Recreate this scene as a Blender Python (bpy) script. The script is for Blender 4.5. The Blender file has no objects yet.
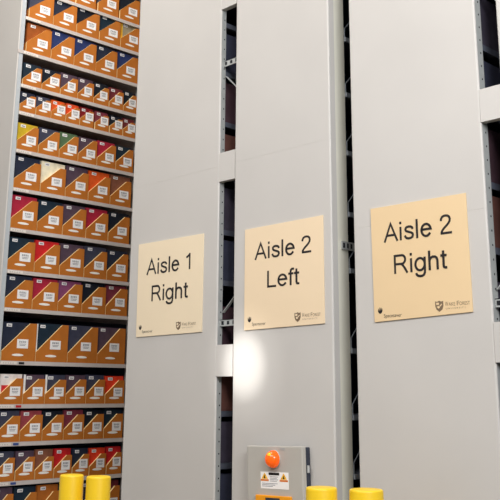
import bpy, bmesh, math, random
from mathutils import Vector, Matrix
random.seed(7)
scn = bpy.context.scene
COL = scn.collection
PI = math.pi

# ------------------------------------------------------------------ helpers
def lin(r, g, b):
    f = lambda c: (c/255/12.92) if c/255 <= 0.04045 else ((c/255+0.055)/1.055)**2.4
    return (f(r), f(g), f(b), 1)

def mat(name, rgb, rough=0.6, metal=0.0, var=0.0, scale=8.0, emit=0.0, stretch=(1, 1, 1), bump=0.0, spec=0.5):
    m = bpy.data.materials.new(name); m.use_nodes = True
    nt = m.node_tree; b = nt.nodes['Principled BSDF']
    c = lin(*rgb)
    b.inputs['Base Color'].default_value = c
    b.inputs['Roughness'].default_value = rough
    b.inputs['Metallic'].default_value = metal
    b.inputs['Specular IOR Level'].default_value = spec
    if emit:
        b.inputs['Emission Color'].default_value = c
        b.inputs['Emission Strength'].default_value = emit
    if var or bump:
        tc = nt.nodes.new('ShaderNodeTexCoord'); mp = nt.nodes.new('ShaderNodeMapping')
        mp.inputs['Scale'].default_value = stretch
        no = nt.nodes.new('ShaderNodeTexNoise'); no.inputs['Scale'].default_value = scale
        no.inputs['Detail'].default_value = 4
        nt.links.new(tc.outputs['Object'], mp.inputs['Vector']); nt.links.new(mp.outputs['Vector'], no.inputs['Vector'])
        if var:
            rp = nt.nodes.new('ShaderNodeValToRGB')
            rp.color_ramp.elements[0].position = 0.3; rp.color_ramp.elements[1].position = 0.7
            rp.color_ramp.elements[0].color = tuple(x*(1-var) for x in c[:3])+(1,)
            rp.color_ramp.elements[1].color = tuple(min(1, x*(1+var)) for x in c[:3])+(1,)
            nt.links.new(no.outputs['Fac'], rp.inputs['Fac']); nt.links.new(rp.outputs['Color'], b.inputs['Base Color'])
        if bump:
            bp = nt.nodes.new('ShaderNodeBump'); bp.inputs['Strength'].default_value = bump
            bp.inputs['Distance'].default_value = 0.004
            nt.links.new(no.outputs['Fac'], bp.inputs['Height']); nt.links.new(bp.outputs['Normal'], b.inputs['Normal'])
    return m

class MB:
    """collects shapes, build() links them as ONE mesh object"""
    def __init__(s): s.v = []; s.f = []; s.m = []
    def add(s, vs, fs, mi=0):
        o = len(s.v); s.v += [tuple(v) for v in vs]
        for f in fs: s.f.append([i+o for i in f]); s.m.append(mi)
    def box(s, x0, x1, y0, y1, z0, z1, mi=0):
        s.add([(x0,y0,z0),(x1,y0,z0),(x1,y1,z0),(x0,y1,z0),(x0,y0,z1),(x1,y0,z1),(x1,y1,z1),(x0,y1,z1)],
              [(0,3,2,1),(4,5,6,7),(0,1,5,4),(1,2,6,5),(2,3,7,6),(3,0,4,7)], mi)
    def prism(s, pts, axis, a0, a1, mi=0, side_mi=None):
        # pts: counter-clockwise 2-D outline; axis 0 -> (y,z), axis 1 -> (x,z)
        n = len(pts)
        P = (lambda p, a: (a, p[0], p[1])) if axis == 0 else ((lambda p, a: (p[0], a, p[1])) if axis == 1 else (lambda p, a: (p[0], p[1], a)))
        vs = [P(p, a0) for p in pts]+[P(p, a1) for p in pts]
        s.add(vs, [list(range(n))[::-1], list(range(n, 2*n))], mi)
        for i in range(n):
            j = (i+1) % n
            s.add([vs[i], vs[j], vs[n+j], vs[n+i]], [(0,1,2,3)], side_mi[i] if side_mi else mi)
    def bar(s, a, b, w, d, mi=0):
        a, b = Vector(a), Vector(b); t = (b-a).normalized()
        u = t.cross(Vector((1,0,0))); u.normalize(); v = t.cross(u)
        u *= w/2; v *= d/2
        vs = [p+i*u+j*v for p in (a, b) for i, j in ((-1,-1),(1,-1),(1,1),(-1,1))]
        s.add(vs, [(0,1,2,3),(4,7,6,5),(0,4,5,1),(1,5,6,2),(2,6,7,3),(3,7,4,0)], mi)
    def lathe(s, prof, c, n=32, axis='z', mi=0):
        vs = []; fs = []
        for r, h in prof:
            for k in range(n):
                a = 2*PI*k/n; x, y = r*math.cos(a), r*math.sin(a)
                vs.append((c[0]+x, c[1]+y, c[2]+h) if axis == 'z' else (c[0]+x, c[1]-h, c[2]+y))
        for i in range(len(prof)-1):
            for k in range(n):
                l = (k+1) % n
                fs.append((i*n+k, i*n+l, (i+1)*n+l, (i+1)*n+k))
        fs.append(list(range(n))[::-1]); fs.append([(len(prof)-1)*n+k for k in range(n)])
        s.add(vs, fs, mi)
    def build(s, name, mats, parent=None, label=None, bevel=0, smooth=False):
        me = bpy.data.meshes.new(name); me.from_pydata(s.v, [], s.f)
        bm = bmesh.new(); bm.from_mesh(me)
        for f, mi in zip(bm.faces, s.m): f.material_index = mi
        bmesh.ops.remove_doubles(bm, verts=bm.verts, dist=1e-6)
        bmesh.ops.recalc_face_normals(bm, faces=bm.faces)
        bm.to_mesh(me); bm.free()
        for m in (mats if isinstance(mats, (list, tuple)) else [mats]): me.materials.append(m)
        o = bpy.data.objects.new(name, me); COL.objects.link(o)
        if parent: o.parent = parent
        if label: o['label'] = label
        if bevel:
            b = o.modifiers.new('bevel', 'BEVEL'); b.width = bevel; b.segments = 2; b.limit_method = 'ANGLE'
        if smooth:
            for p in me.polygons: p.use_smooth = True
            try: me.set_sharp_from_angle(angle=0.7)
            except Exception: pass
        return o

def tag(o, label=None, cat=None, group=None, kind=None):
    if label: o['label'] = label
    if cat: o['category'] = cat
    if group: o['group'] = group
    if kind: o['kind'] = kind
    return o

def empty(name, loc, label, cat, group=None):
    o = bpy.data.objects.new(name, None); COL.objects.link(o); o.location = loc; o.empty_display_size = .1
    return tag(o, label, cat, group)

def at(o, loc):      # keep an object's world placement when its parent Empty sits at loc
    o.location = -Vector(loc); return o

def text_mesh(body, width, cap, font_space=1.0, bold=0.0):
    cu = bpy.data.curves.new('txt', 'FONT'); cu.body = body; cu.size = 1; cu.offset = bold
    cu.space_character = font_space; cu.resolution_u = 6
    o = bpy.data.objects.new('txt', cu); COL.objects.link(o)
    dg = bpy.context.evaluated_depsgraph_get(); dg.update()
    me = bpy.data.meshes.new_from_object(o.evaluated_get(dg))
    bpy.data.objects.remove(o)
    xs = [v.co.x for v in me.vertices]
    return me, min(xs), max(xs)

# ------------------------------------------------------------------ materials
M_panel = mat('painted_panel_steel', (199, 195, 190), rough=.36, var=.03, scale=1.5, spec=.35)
M_post = mat('galvanised_post_steel', (178, 180, 178), rough=.45, metal=.2, var=.06, scale=20)
M_lpost = mat('bright_post_steel', (192, 197, 200), rough=.4, var=.03, scale=20)
M_spost = mat('beige_grey_post_steel', (226, 223, 208), rough=.4, var=.03, scale=3)
M_dpost = mat('dull_bracket_steel', (140, 146, 154), rough=.5, metal=.2, var=.06, scale=20)
M_hole = mat('dark_hole', (20, 22, 28), rough=.9)
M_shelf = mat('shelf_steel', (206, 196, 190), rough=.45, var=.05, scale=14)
M_shade_shelf = mat('shaded_shelf_steel', (84, 88, 100), rough=.5, var=.08, scale=14)  # shaded copy of the shelf steel, darkness of the gaps put into the colour
M_tagp = mat('pale_tag_paper', (236, 226, 216), rough=.6, var=.02, scale=30)
M_back = mat('navy_shade_interior', (38, 48, 72), rough=.8, var=.15, scale=3)  # navy of the deep shade inside the racks, put into the colour
M_card = mat('brown_cardboard', (191, 113, 43), rough=.72, var=.08, scale=10, spec=.2)
M_edge = mat('pale_cut_cardboard_edge', (255, 222, 158), rough=.7, var=.03, scale=30)
M_white = mat('white_paper', (250, 247, 244), rough=.6, var=.02, scale=30)
M_oval = mat('glossy_white_hand_hold', (255, 250, 240), rough=.35, var=.01, scale=30)
M_print = mat('grey_print', (110, 110, 122), rough=.7)
M_ink = mat('black_ink', (26, 20, 22), rough=.6)
M_pages = mat('book_pages', (225, 214, 190), rough=.8, var=.06, scale=60, stretch=(1, 1, 8))
M_signs = [mat('cream_sign_board', q, rough=.55, var=.012, scale=5, spec=.25) for q in ((238, 220, 190), (236, 213, 180), (228, 200, 158))]; M_sign = M_signs[1]
M_logo = mat('brown_logo_ink', (120, 100, 78), rough=.6)
M_box = mat('grey_enclosure_paint', (184, 180, 172), rough=.45, var=.03, scale=5)
M_boxdark = mat('dark_blue_grey_enclosure', (44, 50, 64), rough=.5, var=.05, scale=5)
M_beacon = mat('orange_beacon_lens', (250, 96, 16), rough=.18, var=.12, scale=30, emit=.35)
M_highlight = mat('painted_yellow_highlight', (255, 190, 50), rough=.3, emit=.55)  # emissive yellow stands in for the highlight on the beacon lens
M_yellow = mat('safety_yellow_plastic', (240, 198, 28), rough=.42, var=.03, scale=4)
M_orange = mat('orange_yellow_plate', (244, 158, 24), rough=.45, var=.03, scale=6)
M_warn = mat('warning_yellow', (250, 190, 50), rough=.5)
M_obar = mat('orange_bar', (225, 125, 40), rough=.5)
M_red = mat('red_mark', (200, 30, 40), rough=.6)
M_blue = mat('blue_mark', (60, 80, 140), rough=.6)
M_floor = mat('concrete_floor', (112, 102, 84), rough=.55, var=.08, scale=2, bump=.1)
M_wall = mat('plaster_wall', (190, 186, 178), rough=.8, var=.03, scale=2)
M_ceil = mat('ceiling_panels', (205, 203, 198), rough=.9, var=.03, scale=2)

_bm = {}
def book_mat(rgb, cloth=True):
    if rgb not in _bm: _bm[rgb] = mat('book_cloth', rgb, rough=.6, var=.14, scale=16, spec=.25)
    return _bm[rgb]

# ------------------------------------------------------------------ the setting
def struct(name, args, m):
    mb = MB(); mb.box(*args); o = mb.build(name, m); tag(o, kind='structure'); return o
struct('floor', (-10, 4, -3, 9, -.1, 0), M_floor)
struct('ceiling', (-10, 4, -3, 9, 7.6, 7.7), M_ceil)
struct('wall_back', (-10, 4, 8.9, 9, 0, 7.6), M_wall)
struct('wall_left', (-10, -9.9, -3, 8.9, 0, 7.6), M_wall)

# ------------------------------------------------------------------ racks
SZ = [5.87, 5.520, 5.197, 4.832, 4.489, 4.212, 3.832, 3.454, 3.068, 2.677, 2.329, 1.853, 1.472, 1.146, .813, .44, .14]
LIP = .036
PLANE = 4.0          # the plane of all end panels
TOP = 6.35
YEND = 6.95

def post(parent, x0, x1, y0, y1, holes_y=None, holes_x=None, name='post', m=None):
    mb = MB(); mb.box(x0, x1, y0, y1, .02, TOP-.03)
    z = .3
    while z < TOP-.1:
        if holes_x is not None:      # dots on the side facing +X
            yc = (y0+y1)/2+.004
            mb.prism([(yc+.0042*math.cos(a*PI/4), z+.006*math.sin(a*PI/4)) for a in range(8)], 0, holes_x, holes_x+.0015, 1)
        z += .0755
    return mb.build(name, [m or M_post, M_hole], parent)

def shelf(parent, x0, x1, y0, y1, z, front, tag_at=None, mark=None, lip_to=None, m=None):
    mb = MB(); mb.box(x0+.004, x1-.004, y0, y1, z-.012, z)
    ya = y0 if lip_to is None else lip_to
    if front == 1: mb.box(x1-.012, x1+(.004 if lip_to else 0), ya, y1, z-LIP, z)
    else: mb.box(x0, x0+.012, ya, y1, z-LIP, z)
    s = mb.build('shelf', m or M_shelf, parent)
    if tag_at:
        t = MB(); t.box(x1+.0005, x1+.002+(.004 if lip_to else 0), tag_at, tag_at+.16, z-LIP+.005, z-.006)
        for k in range(5):
            t.box(x1+.002+(.004 if lip_to else 0), x1+.0026+(.004 if lip_to else 0), tag_at+.02+k*.024, tag_at+.034+k*.024, z-LIP*.68, z-LIP*.4, 1)
        t.build('shelf_tag', [M_tagp, M_shelf], s, 'white paper shelf tag')
        if mark:
            k = MB(); k.box(x1+.002, x1+.0035, tag_at+.18, tag_at+.235, z-LIP+.008, z-.008)
            k.build('shelf_mark', mark, s, 'coloured sticker on the shelf edge')
    return s

def end_panel(parent, x0, x1, label=None, ret=.055, seam=None):
    # folded sheet: flat face with a returned flange on both long edges, in two lengths with a seam
    mb = MB()
    zs = [.1, seam or 3.115, TOP]
    for k in range(2):
        a, b = zs[k]+(.0003 if k else 0), zs[k+1]-(0 if k else .0003)
        r = .010
        out = [(x0, PLANE+ret), (x0, PLANE+r)]
        out += [(x0+r-r*math.cos(t), PLANE+r-r*math.sin(t)) for t in (PI/8, PI/4, 3*PI/8)]
        out += [(x0+r, PLANE), (x1-r, PLANE)]
        out += [(x1-r+r*math.sin(t), PLANE+r-r*math.cos(t)) for t in (PI/8, PI/4, 3*PI/8)]
        out += [(x1, PLANE+r), (x1, PLANE+ret), (x1-.012, PLANE+ret), (x1-.012, PLANE+.012), (x0+.012, PLANE+.012), (x0+.012, PLANE+ret)]
        mb.prism(out, 2, a, b)
    return mb.build('end_panel', M_panel, parent, label)

def shade_sheet(parent, x0, x1):
    mb = MB(); mb.box(x0, x1, 4.3, YEND, .15, TOP-.03); return mb.build('shade_sheet', M_back, parent)

# --- the rack along the open aisle (its loaded face is seen at the left)
XL = -7.396
r0 = empty('shelving_rack', (-7.85, 4.7, 0), 'tall steel rack at far left, its shelves full of brown cardboard trays', 'shelving rack', 'tall storage racks')
L0 = r0.location
def P(o, root): return at(o, root.location)
P(end_panel(r0, -8.3, XL, 'plain beige-grey end panel at the left edge of the photo', ret=.012), r0)
P(post(r0, XL-.06, XL-.002, 4.014, 4.056, m=M_lpost), r0)
P(post(r0, XL-.06, XL-.002, 5.480, 5.52), r0)
P(post(r0, XL-.06, XL-.002, 6.90, 6.945), r0)
for x in (-8.29,):
    for y in (4.014, 5.48, 6.90): P(post(r0, x, x+.058, y, y+.042), r0)
mb = MB(); mb.box(-8.225, -8.22, 4.06, 6.89, .15, TOP-.03); P(mb.build('shade_sheet', M_back, r0), r0)  # dark sheet stands in for the shade behind the trays
for i, z in enumerate(SZ):
    mk = {11: M_ink, 12: M_red, 13: M_blue, 14: M_blue}.get(i)
    P(shelf(r0, -8.218, XL, 4.058, 6.90, z, 1, tag_at=4.062, mark=mk, lip_to=4.0 if i in (3,) else None), r0)

# --- racks behind the three signed panels and the one cut off at the right edge
RX = [(-5.432, -4.437), (-4.277, -3.419), (-3.250, -2.368), (-2.238, -1.38)]
racks = []
RL = ['tall closed rack end carrying the aisle sign nearest the cardboard trays',
      'tall closed rack end carrying the middle sign and the grey control box',
      'tall closed rack end carrying the rightmost and largest-looking sign',
      'rack end barely seen at the right edge of the photo']
for k, (x0, x1) in enumerate(RX):
    r = empty('shelving_rack', ((x0+x1)/2, 4.7, 0), RL[k], 'shelving rack', 'tall storage racks')
    racks.append(r)
    P(end_panel(r, x0, x1, ret=.055 if k == 1 else .012, seam=(3.115, 3.115, 2.527, 2.527)[k]), r)
    ya, yb = ((4.014, 4.052), (4.057, 4.155), (4.014, 4.068), (4.014, 4.068))[k]
    P(post(r, x1-.05, x1-.002, ya, yb, holes_x=None if k == 1 else x1-.002, m=M_spost if k == 1 else None), r)
    P(post(r, x0+.012 if k == 1 else x0+.002, x0+.05, 4.014 if k != 1 else 4.057, 4.056 if k != 1 else 4.1), r)
    for y in (5.46, 6.90):
        P(post(r, x1-.05, x1-.002, y, y+.042), r); P(post(r, x0+.002, x0+.05, y, y+.042), r)
    yb2 = max(yb, 4.1)
    # closed sheet in the middle of the rack keeps its inside dark
    mb = MB(); mb.box((x0+x1)/2-.003, (x0+x1)/2+.003, yb2, 6.94, .16, TOP-.03); P(mb.build('shade_sheet', M_back, r), r)
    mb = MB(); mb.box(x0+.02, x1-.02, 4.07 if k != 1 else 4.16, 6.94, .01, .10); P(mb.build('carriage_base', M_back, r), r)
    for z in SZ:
        P(shelf(r, (x0+x1)/2+.004, x1-.002, yb+.001, 6.90, z, 1, m=M_shade_shelf), r)
        P(shelf(r, x0+.002, (x0+x1)/2-.004, 4.101, 6.90, z, -1, m=M_shade_shelf), r)

# fillers and ties between back-to-back racks
def filler(root, x0, x1, z0, z1):
    mb = MB(); mb.box(x0+.0005, x1-.0005, PLANE-.001, PLANE+.012, z0, z1)
    mb.box(x0+.0005, x1-.0005, PLANE+.012, PLANE+.04, z0, z0+.008)
    P(mb.build('filler_plate', M_panel, root, 'plain plate bridging the gap between two rack ends'), root)
for root, xa, xb in ((racks[0], RX[0][1], RX[1][0]), (racks[2], RX[2][1], RX[3][0])):
    for z0, z1 in ((4.297, 4.50), (3.005, 3.21), (1.692, 1.895)):
        if root is racks[2]: z0, z1 = (z0, z1) if z0 > 4 else ((2.99, 3.172) if z0 > 2.5 else (1.745, 1.943))
        filler(root, xa, xb, z0, z1)
def tie(root, xa, xb, y, z, h=.044):
    mb = MB(); mb.box(xa+.001, xb-.001, y, y+.006, z, z+h); mb.box(xa+.001, xb-.001, y, y+.03, z+h-.005, z+h)
    n = 3; w = (xb-xa)
    for i in range(n):
        c = xa+w*(.16+.34*i)
        mb.box(c-.011, c+.011, y-.0012, y, z+.009, z+h-.011, 1)
    P(mb.build('tie_bar', [M_post, M_hole], root, 'slotted steel tie bar'), root)
def brace(root, xa, xb, y, z):
    mb = MB(); mb.bar((xa+.015, y, z), (xb-.015, y, z+.17), .004, .024)
    P(mb.build('brace', M_post, root, 'thin diagonal brace'), root)
for root, xa, xb in ((racks[0], RX[0][1], RX[1][0]), (racks[2], RX[2][1], RX[3][0])):
    for z in (3.86, 2.018, .5): tie(root, xa, xb, 4.03, z)
    for z, s in ((2.11, 1), (3.66, 1)):
        mb = MB()
        if z < 3: mb.bar((xa+.012, 4.05, z), (xb-.012, 4.05, z+.12), .022, .004)
        else: mb.bar((xa+.012, 4.05, z+.13), (xb-.012, 4.05, z), .022, .004)
        P(mb.build('brace', M_post, root, 'thin diagonal brace'), root)
# shelf-end brackets seen down the closed second aisle
xr = RX[1][1]
for z in SZ:
    mb = MB()
    mb.box(xr-.001, xr+.012, 4.157, 4.215, z-.032, z-.004)
    mb.box(xr-.001, xr+.004, 4.157, 4.163, z-.006, z+.06)
    mb.bar((xr+.002, 4.159, z+.057), (xr+.002, 4.28, z+.19), .005, .004)
    P(mb.build('shelf_bracket', M_dpost, racks[1], 'small bracket holding a shelf end'), racks[1])
mb = MB(); mb.box(xr+.0005, xr+.008, 4.085, 4.21, 2.435, 2.485); mb.box(xr+.008, xr+.0095, 4.095, 4.112, 2.445, 2.475, 1); mb.box(xr+.008, xr+.0095, 4.132, 4.147, 2.445, 2.475, 1); mb.box(xr+.008, xr+.0095, 4.165, 4.18, 2.445, 2.475, 1)
P(mb.build('tie_bar', [M_post, M_hole], racks[1], 'slotted steel tie bar'), racks[1])

# ------------------------------------------------------------------ trays and books
ORD = ['first', 'second', 'third', 'fourth', 'fifth', 'sixth', 'seventh', 'eighth']
ROWN = ['topmost shelf', 'second shelf from top', 'third shelf from top', 'fourth shelf from top', 'fifth shelf from top', 'sixth shelf from top',
        'seventh shelf from top', 'eighth shelf from top', 'ninth shelf from top', 'tenth shelf from top', 'eleventh shelf from top', 'fourth shelf from bottom',
        'third shelf from bottom', 'second shelf from bottom', 'bottom shelf']

def make_tray(y0, w, h, diag, topf, z, lab_z, lab_w, lab_x, label, dark=0):
    d = .40; t = .015
    loc = (XL-.004, y0, z)
    loc = (loc[0], loc[1], loc[2]+.0012)
    root = empty('cardboard_tray', loc, label, 'tray', 'cardboard trays on the shelves')
    mb = MB()
    front = [(0, 0), (w, 0), (w, h), (w*(1-topf), h), (0, diag)]
    mb.prism(front, 0, -t, 0, 0, [0, 0, 0, 1, 1])
    mb.box(-d, -t, 0, .004, 0, diag-.006); mb.box(-d, -t, w-.004, w, 0, h-.002)
    mb.box(-d, -d+.004, .004, w-.004, 0, diag); mb.box(-d+.004, -t, .004, w-.004, 0, .004)
    mb.build('tray_body', [M_card, M_edge], root)
    # white paper label with printed lines
    y1 = lab_x*w; lh = .082
    lb = MB(); lb.box(0, .0012, y1, y1+lab_w, lab_z, lab_z+lh)
    pl = lb.build('paper_label', M_white, root, 'white printed paper label')
    pr = MB()
    for k in range(10):
        yy = y1+lab_w*(.2+.06*k); pr.box(.0012, .0018, yy, yy+lab_w*(.02+.022*(k % 3 == 0)), lab_z+lh*.60, lab_z+lh*.82)
    for k, (a, b) in enumerate(((.2, .8), (.24, .74))):
        zz = lab_z+lh*(.47-.14*k); pr.box(.0012, .0018, y1+lab_w*a, y1+lab_w*b, zz-.0022, zz+.0022)
    pr.build('printed_lines', M_print, pl)
    # oval hand hold
    oc, ow, oh = .47*w, min(.060, .29*w), .0125
    ov = MB(); ov.prism([(oc+ow*math.cos(a*PI/12), .052+oh*math.sin(a*PI/12)*(1 if a < 12 else .75)) for a in range(24)], 0, 0, .0012)
    ov.build('hand_hold', M_oval, root, 'white oval hand hold')
    return root

def make_book(x, y, z, w, h, t, rgb, label, facing=1, extra=None, tagon=True, group='books filed in the trays', cat='book'):
    root = empty('book', (x, y, z), label, cat, group)
    m = book_mat(rgb); c = .004
    mb = MB(); f = facing
    xs = lambda a, b: (min(f*a, f*b), max(f*a, f*b))
    mb.box(*xs(0, -c), 0, w, 0, h); mb.box(*xs(-t+c, -t), 0, w, 0, h); mb.box(*xs(-c, -t+c), 0, c, 0, h)
    mb.build('cover', m, root)
    pg = MB(); pg.box(*xs(-c, -t+c), c, w-.006, .005, h-.006); pg.build('pages', M_pages, root)
    if tagon:
        tg = MB(); ty = min(.035, w*.14); tw = min(.054, w*.27)
        tg.box(0, .001, ty, ty+tw, h-.042, h-.014)
        for k in range(3): tg.box(.001, .0015, ty+tw*(.2+.25*k), ty+tw*(.36+.25*k), h-.036, h-.022, 1)
        tg.build('spine_tag', [M_white, M_print], root, 'small white tag at the upper corner')
    if extra:
        for nm, a, b, c0, c1, mm, lb in extra:
            e = MB(); e.box(0, .0007, w*a, w*b, h*c0, h*c1); e.build(nm, mm, root, lb)
    return root

NAVY, SLATE, PLUM, BLACK = (38, 44, 62), (62, 64, 82), (84, 66, 80), (24, 30, 42)
TEAL = (28, 44, 58); BLUE = (40, 53, 100); CRIM = (168, 36, 60); RED = (200, 34, 38); ORG = (218, 86, 30)
N = {NAVY: 'dark navy', SLATE: 'slate grey', PLUM: 'plum purple', BLACK: 'near-black', TEAL: 'dark teal', BLUE: 'bright navy blue', CRIM: 'crimson', RED: 'bright red', ORG: 'orange'}
def c(rgb, name): N[rgb] = name; return rgb
BROWN = c((150, 78, 30), 'rust brown'); GOLD = c((150, 140, 118), 'grey and gold'); DRED = c((130, 26, 32), 'dark red'); MAR = c((112, 44, 50), 'maroon')
MUST = c((196, 166, 40), 'mustard yellow'); GREEN = c((84, 110, 78), 'green'); CREAM = c((240, 230, 200), 'cream'); TAN = c((134, 84, 64), 'dull brown')
MAUVE = c((134, 72, 110), 'mauve'); WINE = c((124, 50, 66), 'wine red'); WHITE = c((236, 226, 222), 'white and red'); FLAME = c((228, 62, 34), 'flame red')
ROSE = c((150, 66, 72), 'dusty rose'); CARD = c((176, 100, 38), 'tan orange'); ORED = c((224, 78, 34), 'orange red')
# shelf index, tray height, book height, diagonal start, flat-top share, [(y0, width, book colour)]
ROWS = [
 (1, .285, .315, .10, .22, [(4.625, .245, NAVY), (4.90, .265, SLATE), (5.185, .265, BLACK)]),
 (2, .278, .302, .10, .22, [(4.095, .272, SLATE), (4.372, .272, NAVY), (4.652, .275, BLACK), (4.935, .268, TEAL), (5.21, .262, GOLD)]),
 (3, .292, .318, .10, .24, [(4.09, .275, BROWN), (4.372, .266, BLUE), (4.642, .266, BLUE), (4.91, .266, NAVY), (5.183, .272, BLUE)]),
 (4, .200, .235, .058, .28, [(4.078, .205, TEAL), (4.292, .203, BLACK), (4.505, .20, PLUM), (4.71, .19, PLUM), (4.905, .188, BLACK), (5.10, .180, MAR), (5.285, .172, BLACK)]),
 (5, .172, .205, .075, .30, [(4.068, .168, NAVY), (4.245, .165, SLATE), (4.415, .163, ORG), (4.585, .160, ORED), (4.752, .165, DRED), (4.938, .168, WINE), (5.12, .165, BLACK), (5.292, .158, MAR)]),
 (6, .248, .272, .085, .22, [(4.065, .225, MUST), (4.30, .228, SLATE), (4.535, .215, GREEN), (4.755, .222, PLUM), (4.985, .228, CRIM), (5.22, .22, TEAL)]),
 (7, .272, .318, .085, .23, [(4.062, .28, NAVY), (4.35, .276, CREAM), (4.632, .262, PLUM), (4.90, .262, ORG), (5.168, .262, TAN)]),
 (8, .282, .318, .09, .23, [(4.062, .275, CRIM), (4.343, .276, TEAL), (4.626, .262, PLUM), (4.894, .262, CRIM), (5.165, .262, BLACK)]),
 (9, .280, .314, .09, .22, [(4.06, .276, TEAL), (4.342, .268, RED), (4.618, .272, PLUM), (4.898, .266, SLATE), (5.17, .258, NAVY)]),
 (10, .267, .302, .085, .30, [(4.062, .278, NAVY), (4.346, .272, CRIM), (4.622, .268, MAUVE), (4.895, .275, BLACK), (5.176, .26, WINE)]),
 (11, .345, .352, .085, .20, [(4.066, .345, NAVY), (4.417, .34, TEAL), (4.762, .336, SLATE), (5.10, .332, PLUM)]),
 (12, .224, .268, .085, .30, [(4.078, .228, WHITE), (4.312, .224, PLUM), (4.54, .224, SLATE), (4.768, .222, PLUM), (4.994, .215, SLATE), (5.218, .226, FLAME)]),
 (13, .226, .268, .09, .32, [(4.08, .222, SLATE), (4.308, .224, ROSE), (4.538, .222, BLACK), (4.766, .22, WINE), (4.990, .222, BLACK), (5.22, .22, TEAL)]),
 (14, .194, .254, .08, .30, [(4.09, .185, SLATE), (4.288, .19, PLUM), (4.488, .188, TAN), (4.686, .185, RED), (4.884, .18, NAVY), (5.074, .186, FLAME), (5.27, .174, RED)]),
 (15, .262, .318, .09, .26, [(4.07, .215, PLUM), (4.295, .225, TEAL), (4.53, .222, CARD), (4.76, .215, SLATE), (4.985, .215, NAVY), (5.215, .22, MAR)]),
]
for ri, (si, h, hb, diag, topf, lst) in enumerate(ROWS):
    z = SZ[si]
    for k, (y0, w, colr) in enumerate(lst):
        where = '%s from left on %s' % (ORD[k], ROWN[ri])
        small = w < .21
        lw = .115 if w > .24 else (.104 if w > .2 else .092)
        lz = .088 if w > .24 else .070
        if ri == 10: lz = .115
        hv = h+random.uniform(-.004, .004)
        make_tray(y0, w, hv, diag, topf, z, lz+random.uniform(-.004, .004), lw, .43 if w > .2 else .40,
                  'cardboard tray with %s book, %s' % (N[colr], where))
        bw = w-.012
        ex = None
        if colr == WHITE: ex = [('cover_band', .06, .98, .30, .62, M_red, 'red lower half of the cover')]
        if (ri, k) in ((11, 1), (11, 2)): ex = [('cover_stripe', 0, .10, 0, 1, M_white, 'pale stripe along the spine')]
        if (ri, k) == (10, 1): ex = [('cover_stripe', 0, .035, 0, .98, M_white, 'pale stripe along the spine')]
        if colr == GOLD: ex = [('cover_stripe', 0, .10, 0, 1, M_warn, 'gold stripe along the spine')]
        hbv = hb-.006+random.uniform(-.006, .004)
        make_book(XL-.004-.018, y0+.006, z+.0065, bw, hbv, .036, colr,
                  '%s book in its tray, %s' % (N[colr], where), extra=ex)

# dark books on the hidden sides of the racks, seen through the two open gaps
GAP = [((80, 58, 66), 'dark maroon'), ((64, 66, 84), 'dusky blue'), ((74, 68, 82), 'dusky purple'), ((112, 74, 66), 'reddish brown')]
DOWN = ['topmost', 'second from top', 'third from top', 'fourth from top', 'fifth from top', 'sixth from top', 'seventh from top', 'eighth from top', 'ninth from top', 'tenth from top', 'eleventh from top']
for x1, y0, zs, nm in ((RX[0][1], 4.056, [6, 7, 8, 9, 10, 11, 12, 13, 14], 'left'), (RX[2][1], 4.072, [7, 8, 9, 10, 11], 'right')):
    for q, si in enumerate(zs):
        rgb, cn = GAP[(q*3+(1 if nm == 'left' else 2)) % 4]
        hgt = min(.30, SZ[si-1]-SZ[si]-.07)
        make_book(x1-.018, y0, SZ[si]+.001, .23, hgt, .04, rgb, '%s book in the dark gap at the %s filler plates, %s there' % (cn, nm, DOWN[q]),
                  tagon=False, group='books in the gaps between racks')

# ------------------------------------------------------------------ signs
def flat(name, pts, x, z, s, y, m, parent, thick=.0008, label=None):
    mb = MB(); mb.prism([(x+p[0]*s, z+p[1]*s) for p in pts], 1, y-thick, y); return mb.build(name, m, parent, label)
def lettering(name, body, x0, x1, base, cap, y, m, parent, bold=0.0, label=None):
    me, a, b = text_mesh(body, 0, 0, bold=bold)
    me.name = name
    sx = (x1-x0)/(b-a)
    capu = CAPU
    for v in me.vertices:
        X, Z = v.co.x, v.co.y
        v.co = (x0+(X-a)*sx, y, base+Z*cap/capu)
    me.materials.clear(); me.materials.append(m)
    o = bpy.data.objects.new(name, me); COL.objects.link(o); o.parent = parent
    if label: o['label'] = label
    return o
_m, _, _ = text_mesh('H', 0, 0); CAPU = max(v.co.y for v in _m.vertices)

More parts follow.
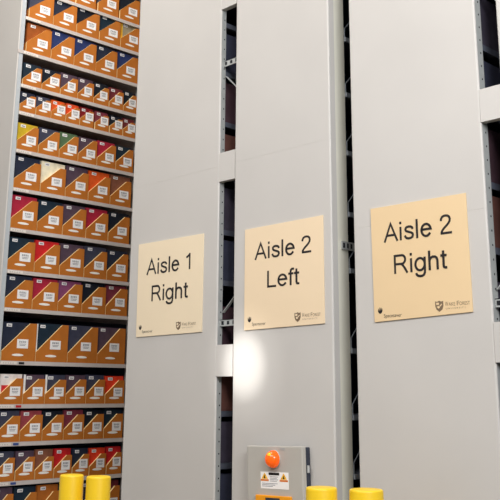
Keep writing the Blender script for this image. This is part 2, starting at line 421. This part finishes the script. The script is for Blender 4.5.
def arc(cx, cy, rx, ry, a0, a1, n=22):
    return [(cx+rx*math.cos(math.radians(a0+(a1-a0)*i/n)), cy+ry*math.sin(math.radians(a0+(a1-a0)*i/n))) for i in range(n+1)]
GL = {  # plain grotesque letters as pen strokes, 1000 units to the em: (advance, strokes)
 'A': (667, [[(42, 0), (333, 690), (624, 0)], [(150, 248), (516, 248)]]),
 'i': (222, [[(111, 0), (111, 519)], [(111, 616), (111, 716)]]),
 'l': (222, [[(111, 0), (111, 716)]]),
 '1': (556, [[(322, 0), (322, 716)], [(335, 705), (275, 632), (200, 580), (112, 540)]]),
 '2': (556, [[(74, 500), (84, 566), (122, 634), (190, 672), (275, 680), (362, 664), (422, 614), (446, 540), (430, 462), (380, 388), (300, 312), (200, 232), (130, 160), (92, 100), (80, 42)], [(44, 42), (508, 42)]]),
 's': (500, [[(425, 372), (402, 434), (346, 470), (256, 482), (172, 470), (120, 432), (108, 376), (140, 322), (250, 280), (360, 244), (416, 200), (428, 146), (404, 82), (340, 46), (250, 36), (158, 52), (102, 98), (76, 164)]]),
 'e': (556, [[(90, 286)]+arc(278, 259, 196, 223, 7, 328)]),
 'R': (722, [[(122, 0), (122, 716)], [(122, 675), (420, 675)]+arc(430, 515, 148, 160, 86, -86)+[(420, 355), (122, 355)], [(380, 352), (450, 322), (530, 215), (660, 0)]]),
 'g': (556, [arc(268, 262, 196, 222, 0, 360, 30), [(468, 519), (468, 40), (458, -62), (420, -132), (350, -168), (262, -174), (168, -154), (112, -108), (96, -52)]]),
 'h': (556, [[(110, 0), (110, 716)], [(110, 270), (122, 372), (170, 448), (250, 482), (340, 476), (410, 430), (438, 350), (440, 260), (440, 0)]]),
 't': (278, [[(132, 660), (132, 130), (148, 66), (196, 40), (266, 44)], [(20, 484), (262, 484)]]),
 'f': (278, [[(128, 0), (128, 566), (146, 634), (196, 672), (296, 668)], [(16, 484), (262, 484)]]),
 'L': (556, [[(116, 0), (116, 716)], [(116, 42), (522, 42)]]),
}
def words(body):        # -> [(word, [strokes])], shared pen position
    x = 0; out = []; cur = []; wd = ''
    for ch in body+' ':
        if ch == ' ':
            out.append((wd, cur)); cur = []; wd = ''; x += 278
        else:
            adv, st = GL[ch]; cur += [[(p[0]+x, p[1]) for p in q] for q in st]; x += adv; wd += ch
    return out
def ribbon(mb, pts, half, tf, y0, y1):
    n = len(pts); closed = math.dist(pts[0], pts[-1]) < 1e-3
    if closed: pts = pts[:-1]; n -= 1
    L = []; R = []
    for i in range(n):
        p = Vector(pts[i]); a = Vector(pts[i-1]) if (i or closed) else None; b = Vector(pts[(i+1) % n]) if (i < n-1 or closed) else None
        d1 = (p-a).normalized() if a is not None else (b-p).normalized()
        d2 = (b-p).normalized() if b is not None else d1
        t = (d1+d2); t = t.normalized() if t.length > 1e-6 else d1
        nrm = Vector((-t.y, t.x)); k = half/max(.45, nrm.dot(Vector((-d1.y, d1.x))))
        L.append(p+nrm*k); R.append(p-nrm*k)
    vs = []
    for yy in (y0, y1):
        for q in L+R: X, Z = tf(q); vs.append((X, yy, Z))
    fs = []
    for i in range(n if closed else n-1):
        j = (i+1) % n
        fs += [(i, j, n+j, n+i), (2*n+i, 3*n+i, 3*n+j, 2*n+j), (i, 2*n+i, 2*n+j, j), (n+i, n+j, 3*n+j, 3*n+i)]
    if not closed: fs += [(0, n, 3*n, 2*n), (n-1, 3*n-1, 4*n-1, 2*n-1)]
    mb.add(vs, fs)
def big_line(body, x0, x1, base, cap, y, root):
    W = words(body); half = 44
    xs = [p[0] for _, st in W for q in st for p in q]
    a, b = min(xs)-half*.8, max(xs)+half*.8
    tf = lambda q: (x0+(q[0]-a)/(b-a)*(x1-x0), base+q[1]/716*cap)
    for wd, st in W:
        mb = MB()
        for k, q in enumerate(st): ribbon(mb, q, half, tf, y-.0002*k, y+.0006)
        P(mb.build('lettering', M_ink, root, 'black word reading ' + wd), root)

FLAME_P = [(-.45, .25), (-.5, -.1), (-.35, -.42), (0, -.6), (.32, -.42), (.5, -.08), (.46, .3), (.28, .55), (.26, .18), (.12, -.02), (.1, .3), (-.08, .62), (-.16, .3), (-.18, .0), (-.32, .12), (-.36, .42)]
SHIELD = [(-.5, .5), (-.5, -.05), (-.36, -.38), (0, -.62), (.36, -.38), (.5, -.05), (.5, .5), (.25, .44), (0, .54), (-.25, .44)]
def make_sign(corners, lines, flame_at, shield_at, label, M_sign):
    (tlx, tlz), (trx, trz), (brx, brz), (blx, blz) = corners
    loc = (blx, PLANE-.001, blz)
    root = empty('aisle_sign', loc, label, 'sign', 'cream aisle signs')
    yb, yf = PLANE-.0015, PLANE-.0075
    mb = MB(); mb.prism([(blx, blz), (brx, brz), (trx, trz), (tlx, tlz)], 1, yf, yb)
    P(mb.build('sign_board', M_sign, root), root)
    y = yf-.0006
    for body, x0, x1, base, cap in lines:
        big_line(body, x0, x1, base, cap, y, root)
    fx, fz = flame_at
    P(flat('flame_emblem', FLAME_P, fx, fz, .031, yf, M_ink, root, label='small black flame emblem'), root)
    P(lettering('maker_lettering', 'Spacesaver', fx+.024, fx+.145, fz-.040, .019, y, M_ink, root, label='small dark lettering at lower left'), root)
    sx, sz = shield_at
    s = flat('shield_emblem', SHIELD, sx, sz, .050, yf, M_logo, root, label='small brown shield emblem'); P(s, root)
    mb = MB()
    for q in ([(-.36, .34), (-.36, .12), (-.02, .12), (-.02, .34)], [(.05, .02), (.05, -.12), (.34, .1), (.34, .24)], [(-.3, -.1), (-.1, -.3), (.1, -.14), (-.12, .02)]):
        mb.prism([(sx+p[0]*.05, sz+p[1]*.05) for p in q], 1, yf-.0014, yf-.0009)
    mb.build('shield_device', M_sign, s)
    tx = sx+.036
    for body, a, b, cap in (('W', 0, .020, .023), ('AKE', .0215, .062, .018), ('F', .072, .086, .023), ('OREST', .0875, .150, .018)):
        P(lettering('shield_lettering', body, tx+a, tx+b, sz-.004, cap, y, M_logo, root, label='small brown lettering beside the shield'), root)
    P(lettering('shield_lettering', 'U N I V E R S I T Y', tx+.004, tx+.125, sz-.021, .008, y, M_logo, root, label='tiny brown lettering below'), root)
    return root
make_sign([(-5.318, 2.664), (-4.578, 2.660), (-4.580, 1.986), (-5.310, 1.978)],
          [('Aisle 1', -5.210, -4.712, 2.424, .114), ('Right', -5.140, -4.726, 2.228, .114)],
          (-5.262, 2.046), (-4.827, 2.040), 'pale cream sign reading Aisle 1 Right on the panel beside the trays', M_signs[0])
make_sign([(-4.163, 2.634), (-3.481, 2.640), (-3.480, 1.990), (-4.165, 1.978)],
          [('Aisle 2', -4.070, -3.572, 2.423, .107), ('Left', -3.954, -3.672, 2.236, .107)],
          (-4.115, 2.045), (-3.695, 2.040), 'cream sign reading Aisle 2 Left on the middle panel above the control box', M_signs[1])
make_sign([(-3.115, 2.626), (-2.481, 2.623), (-2.477, 2.000), (-3.108, 1.978)],
          [('Aisle 2', -3.026, -2.570, 2.418, .106), ('Right', -2.960, -2.610, 2.235, .106)],
          (-3.066, 2.040), (-2.676, 2.042), 'tan-cream sign reading Aisle 2 Right on the rightmost full panel', M_signs[2])

# ------------------------------------------------------------------ control box
bx0, bx1, yf = -4.056, -3.600, 3.925
cb = empty('control_box', ((bx0+bx1)/2, PLANE-.001, .55), 'grey electrical control box with orange beacon on the middle panel', 'control box')
mb = MB(); mb.box(bx0+.012, bx1-.004, yf+.036, PLANE-.0015, .55, 1.279); P(mb.build('housing', M_boxdark, cb, bevel=.004), cb)
mb = MB(); mb.box(bx0, bx1, yf, yf+.035, .54, 1.286); P(mb.build('door', M_box, cb, bevel=.006), cb)
for z in (1.16, .66):
    mb = MB(); mb.lathe([(.0, -.02), (.008, -.02), (.008, .02), (0, .02)], (bx1+.004, yf+.045, z), n=12); P(mb.build('hinge', M_post, cb), cb)
mb = MB(); mb.lathe([(.050, 0), (.050, .008), (.046, .010)], (-3.822, yf, 1.213), n=32, axis='y'); P(mb.build('beacon_base', M_box, cb, smooth=True), cb)
mb = MB(); mb.lathe([(.050*math.cos(t*PI/16), .008+.052*math.sin(t*PI/16)) for t in range(8)]+[(.002, .0602)], (-3.822, yf, 1.213), n=32, axis='y')
lens = P(mb.build('beacon_lens', M_beacon, cb, 'glossy orange dome', smooth=True), cb)
mb = MB(); mb.lathe([(.013, -.004), (.011, .003), (.002, .005)], (-3.818, yf-.050, 1.238), n=16, axis='y'); mb.build('beacon_highlight', M_highlight, lens, 'yellow highlight painted on the dome', smooth=True)  # small disc on the dome, a painted highlight
wl = MB(); wl.box(-3.940, -3.712, yf-.001, yf, 1.046, 1.140); wl = P(wl.build('warning_label', M_white, cb, 'white warning label with two yellow triangles'), cb)
mb = MB(); mb.box(-3.872, -3.786, yf-.0016, yf-.001, 1.122, 1.137); mb.build('label_header', M_ink, wl)
for xc in (-3.906, -3.750):
    mb = MB(); mb.prism([(xc-.027, 1.100), (xc+.027, 1.100), (xc, 1.135)], 1, yf-.0016, yf-.001); mb.build('warning_triangle', M_warn, wl)
    mb = MB(); mb.prism([(xc-.006, 1.103), (xc+.008, 1.103), (xc+.003, 1.113), (xc+.006, 1.124), (xc-.004, 1.116)], 1, yf-.0022, yf-.0016); mb.build('triangle_symbol', M_ink, wl)
    mb = MB(); mb.box(xc-.033, xc+.033, yf-.0016, yf-.001, 1.088, 1.098); mb.build('orange_strip', M_obar, wl)
mb = MB()
for k in range(4): mb.box(-3.862, -3.796-.01*(k % 2), yf-.0016, yf-.001, 1.112-.008*k, 1.1145-.008*k)
for k in range(3): mb.box(-3.930, -3.80-.02*k, yf-.0016, yf-.001, 1.074-.008*k, 1.0765-.008*k)
mb.build('printed_lines', M_print, wl)
mb = MB(); mb.box(-3.775, -3.735, yf-.001, yf, 1.262, 1.276); P(mb.build('name_plate', M_post, cb), cb)
mb = MB(); mb.box(-3.972, -3.686, yf-.018, yf, .80, 1.010); pt = P(mb.build('switch_plate', M_orange, cb, 'orange-yellow switch plate', bevel=.004), cb)
mb = MB(); mb.box(-3.884, -3.770, yf-.021, yf-.018, .82, .998); mb.build('switch_panel', M_boxdark, pt, 'dark centre of the plate')

# ------------------------------------------------------------------ bollards
def bollard(x, y, top, r, label):
    root = empty('bollard', (x, y, 0), label, 'bollard', 'yellow safety bollards')
    prof = [(r, .0)]+[(r, top-.012)]+[(r-.010+.010*math.cos(t), top-.012+.010*math.sin(t)) for t in (PI/8, PI/4, 3*PI/8, PI/2)]+[(r*.5, top-.002), (.004, top)]
    mb = MB(); mb.lathe(prof, (0, 0, 0), n=48); mb.build('sleeve', M_yellow, root, smooth=True)
cb.rotation_euler.y = -.035; cb.location.x += .019
bollard(-4.426, 2.920, 1.145, .066, 'leftmost yellow bollard in front of the trays')
bollard(-4.281, 2.999, 1.142, .067, 'yellow bollard in front of the trays, nearer to the first panel')
bollard(-3.055, 3.465, 1.146, .077, 'yellow bollard just right of the grey control box')
bollard(-2.852, 3.561, 1.146, .082, 'rightmost yellow bollard, in front of the Aisle 2 Right panel')

# ------------------------------------------------------------------ lights
def area(name, loc, target, size, size_y, power, color=(1, 1, 1)):
    l = bpy.data.lights.new(name, 'AREA'); l.shape = 'RECTANGLE'; l.size = size; l.size_y = size_y; l.energy = power; l.color = color
    o = bpy.data.objects.new(name, l); COL.objects.link(o); o.location = loc
    o.rotation_euler = (Vector(target)-Vector(loc)).to_track_quat('-Z', 'Y').to_euler(); return o
area('ceiling_bank_front', (-2.5, -1.0, 7.3), (-4.0, 4.0, 2.0), 6.0, 2.5, 530, (1, .955, .915))
area('aisle_lights', (-6.2, 3.6, 7.4), (-7.2, 4.7, 2.0), 0.9, 3.0, 150, (1, .95, .88))
area('added_front_fill', (1.9, 0.9, 4.4), (-6.5, 4.6, 2.2), 2.5, 2.2, 285, (.955, .972, .99))  # added fill to brighten trays and post sides, no fixture there
for power, angle in ((520, 7.6), (130, 13)):      # added spots, core and halo, imitate the glow on the middle panel's edge
    sp = bpy.data.lights.new('added_glow_spot', 'SPOT'); sp.energy = power; sp.spot_size = math.radians(angle); sp.spot_blend = 1.0; sp.shadow_soft_size = .02; sp.color = (1, .99, .97)
    so = bpy.data.objects.new('added_glow_spot', sp); COL.objects.link(so); so.location = (-4.5, 0.6, 3.0)
    so.rotation_euler = (Vector((-4.175, 4.0, 1.765))-Vector(so.location)).to_track_quat('-Z', 'Y').to_euler()
w = bpy.data.worlds.new('world'); scn.world = w; w.use_nodes = True
w.node_tree.nodes['Background'].inputs['Color'].default_value = (.78, .86, 1.0, 1)
w.node_tree.nodes['Background'].inputs['Strength'].default_value = .25

# ------------------------------------------------------------------ camera
cam = bpy.data.cameras.new('camera'); cam.sensor_width = 36; cam.sensor_fit = 'HORIZONTAL'
cam.lens = 883.306/500*36
cam.shift_x = (250-250.256)/500; cam.shift_y = -(250-165.409)/500
co = bpy.data.objects.new('camera', cam); COL.objects.link(co)
fw = Vector((-.6955109, .67452, .24756286)); rt = Vector((.69728448, .7167691, .00603428)); up = Vector((.17337516, -.17681865, .96885304))
m4 = Matrix(((rt.x, up.x, -fw.x, 0), (rt.y, up.y, -fw.y, 0), (rt.z, up.z, -fw.z, 1.6), (0, 0, 0, 1)))
co.matrix_world = m4
scn.camera = co
scn.view_settings.view_transform = 'Standard'
scn.view_settings.look = 'None'
scn.view_settings.exposure = 0.04
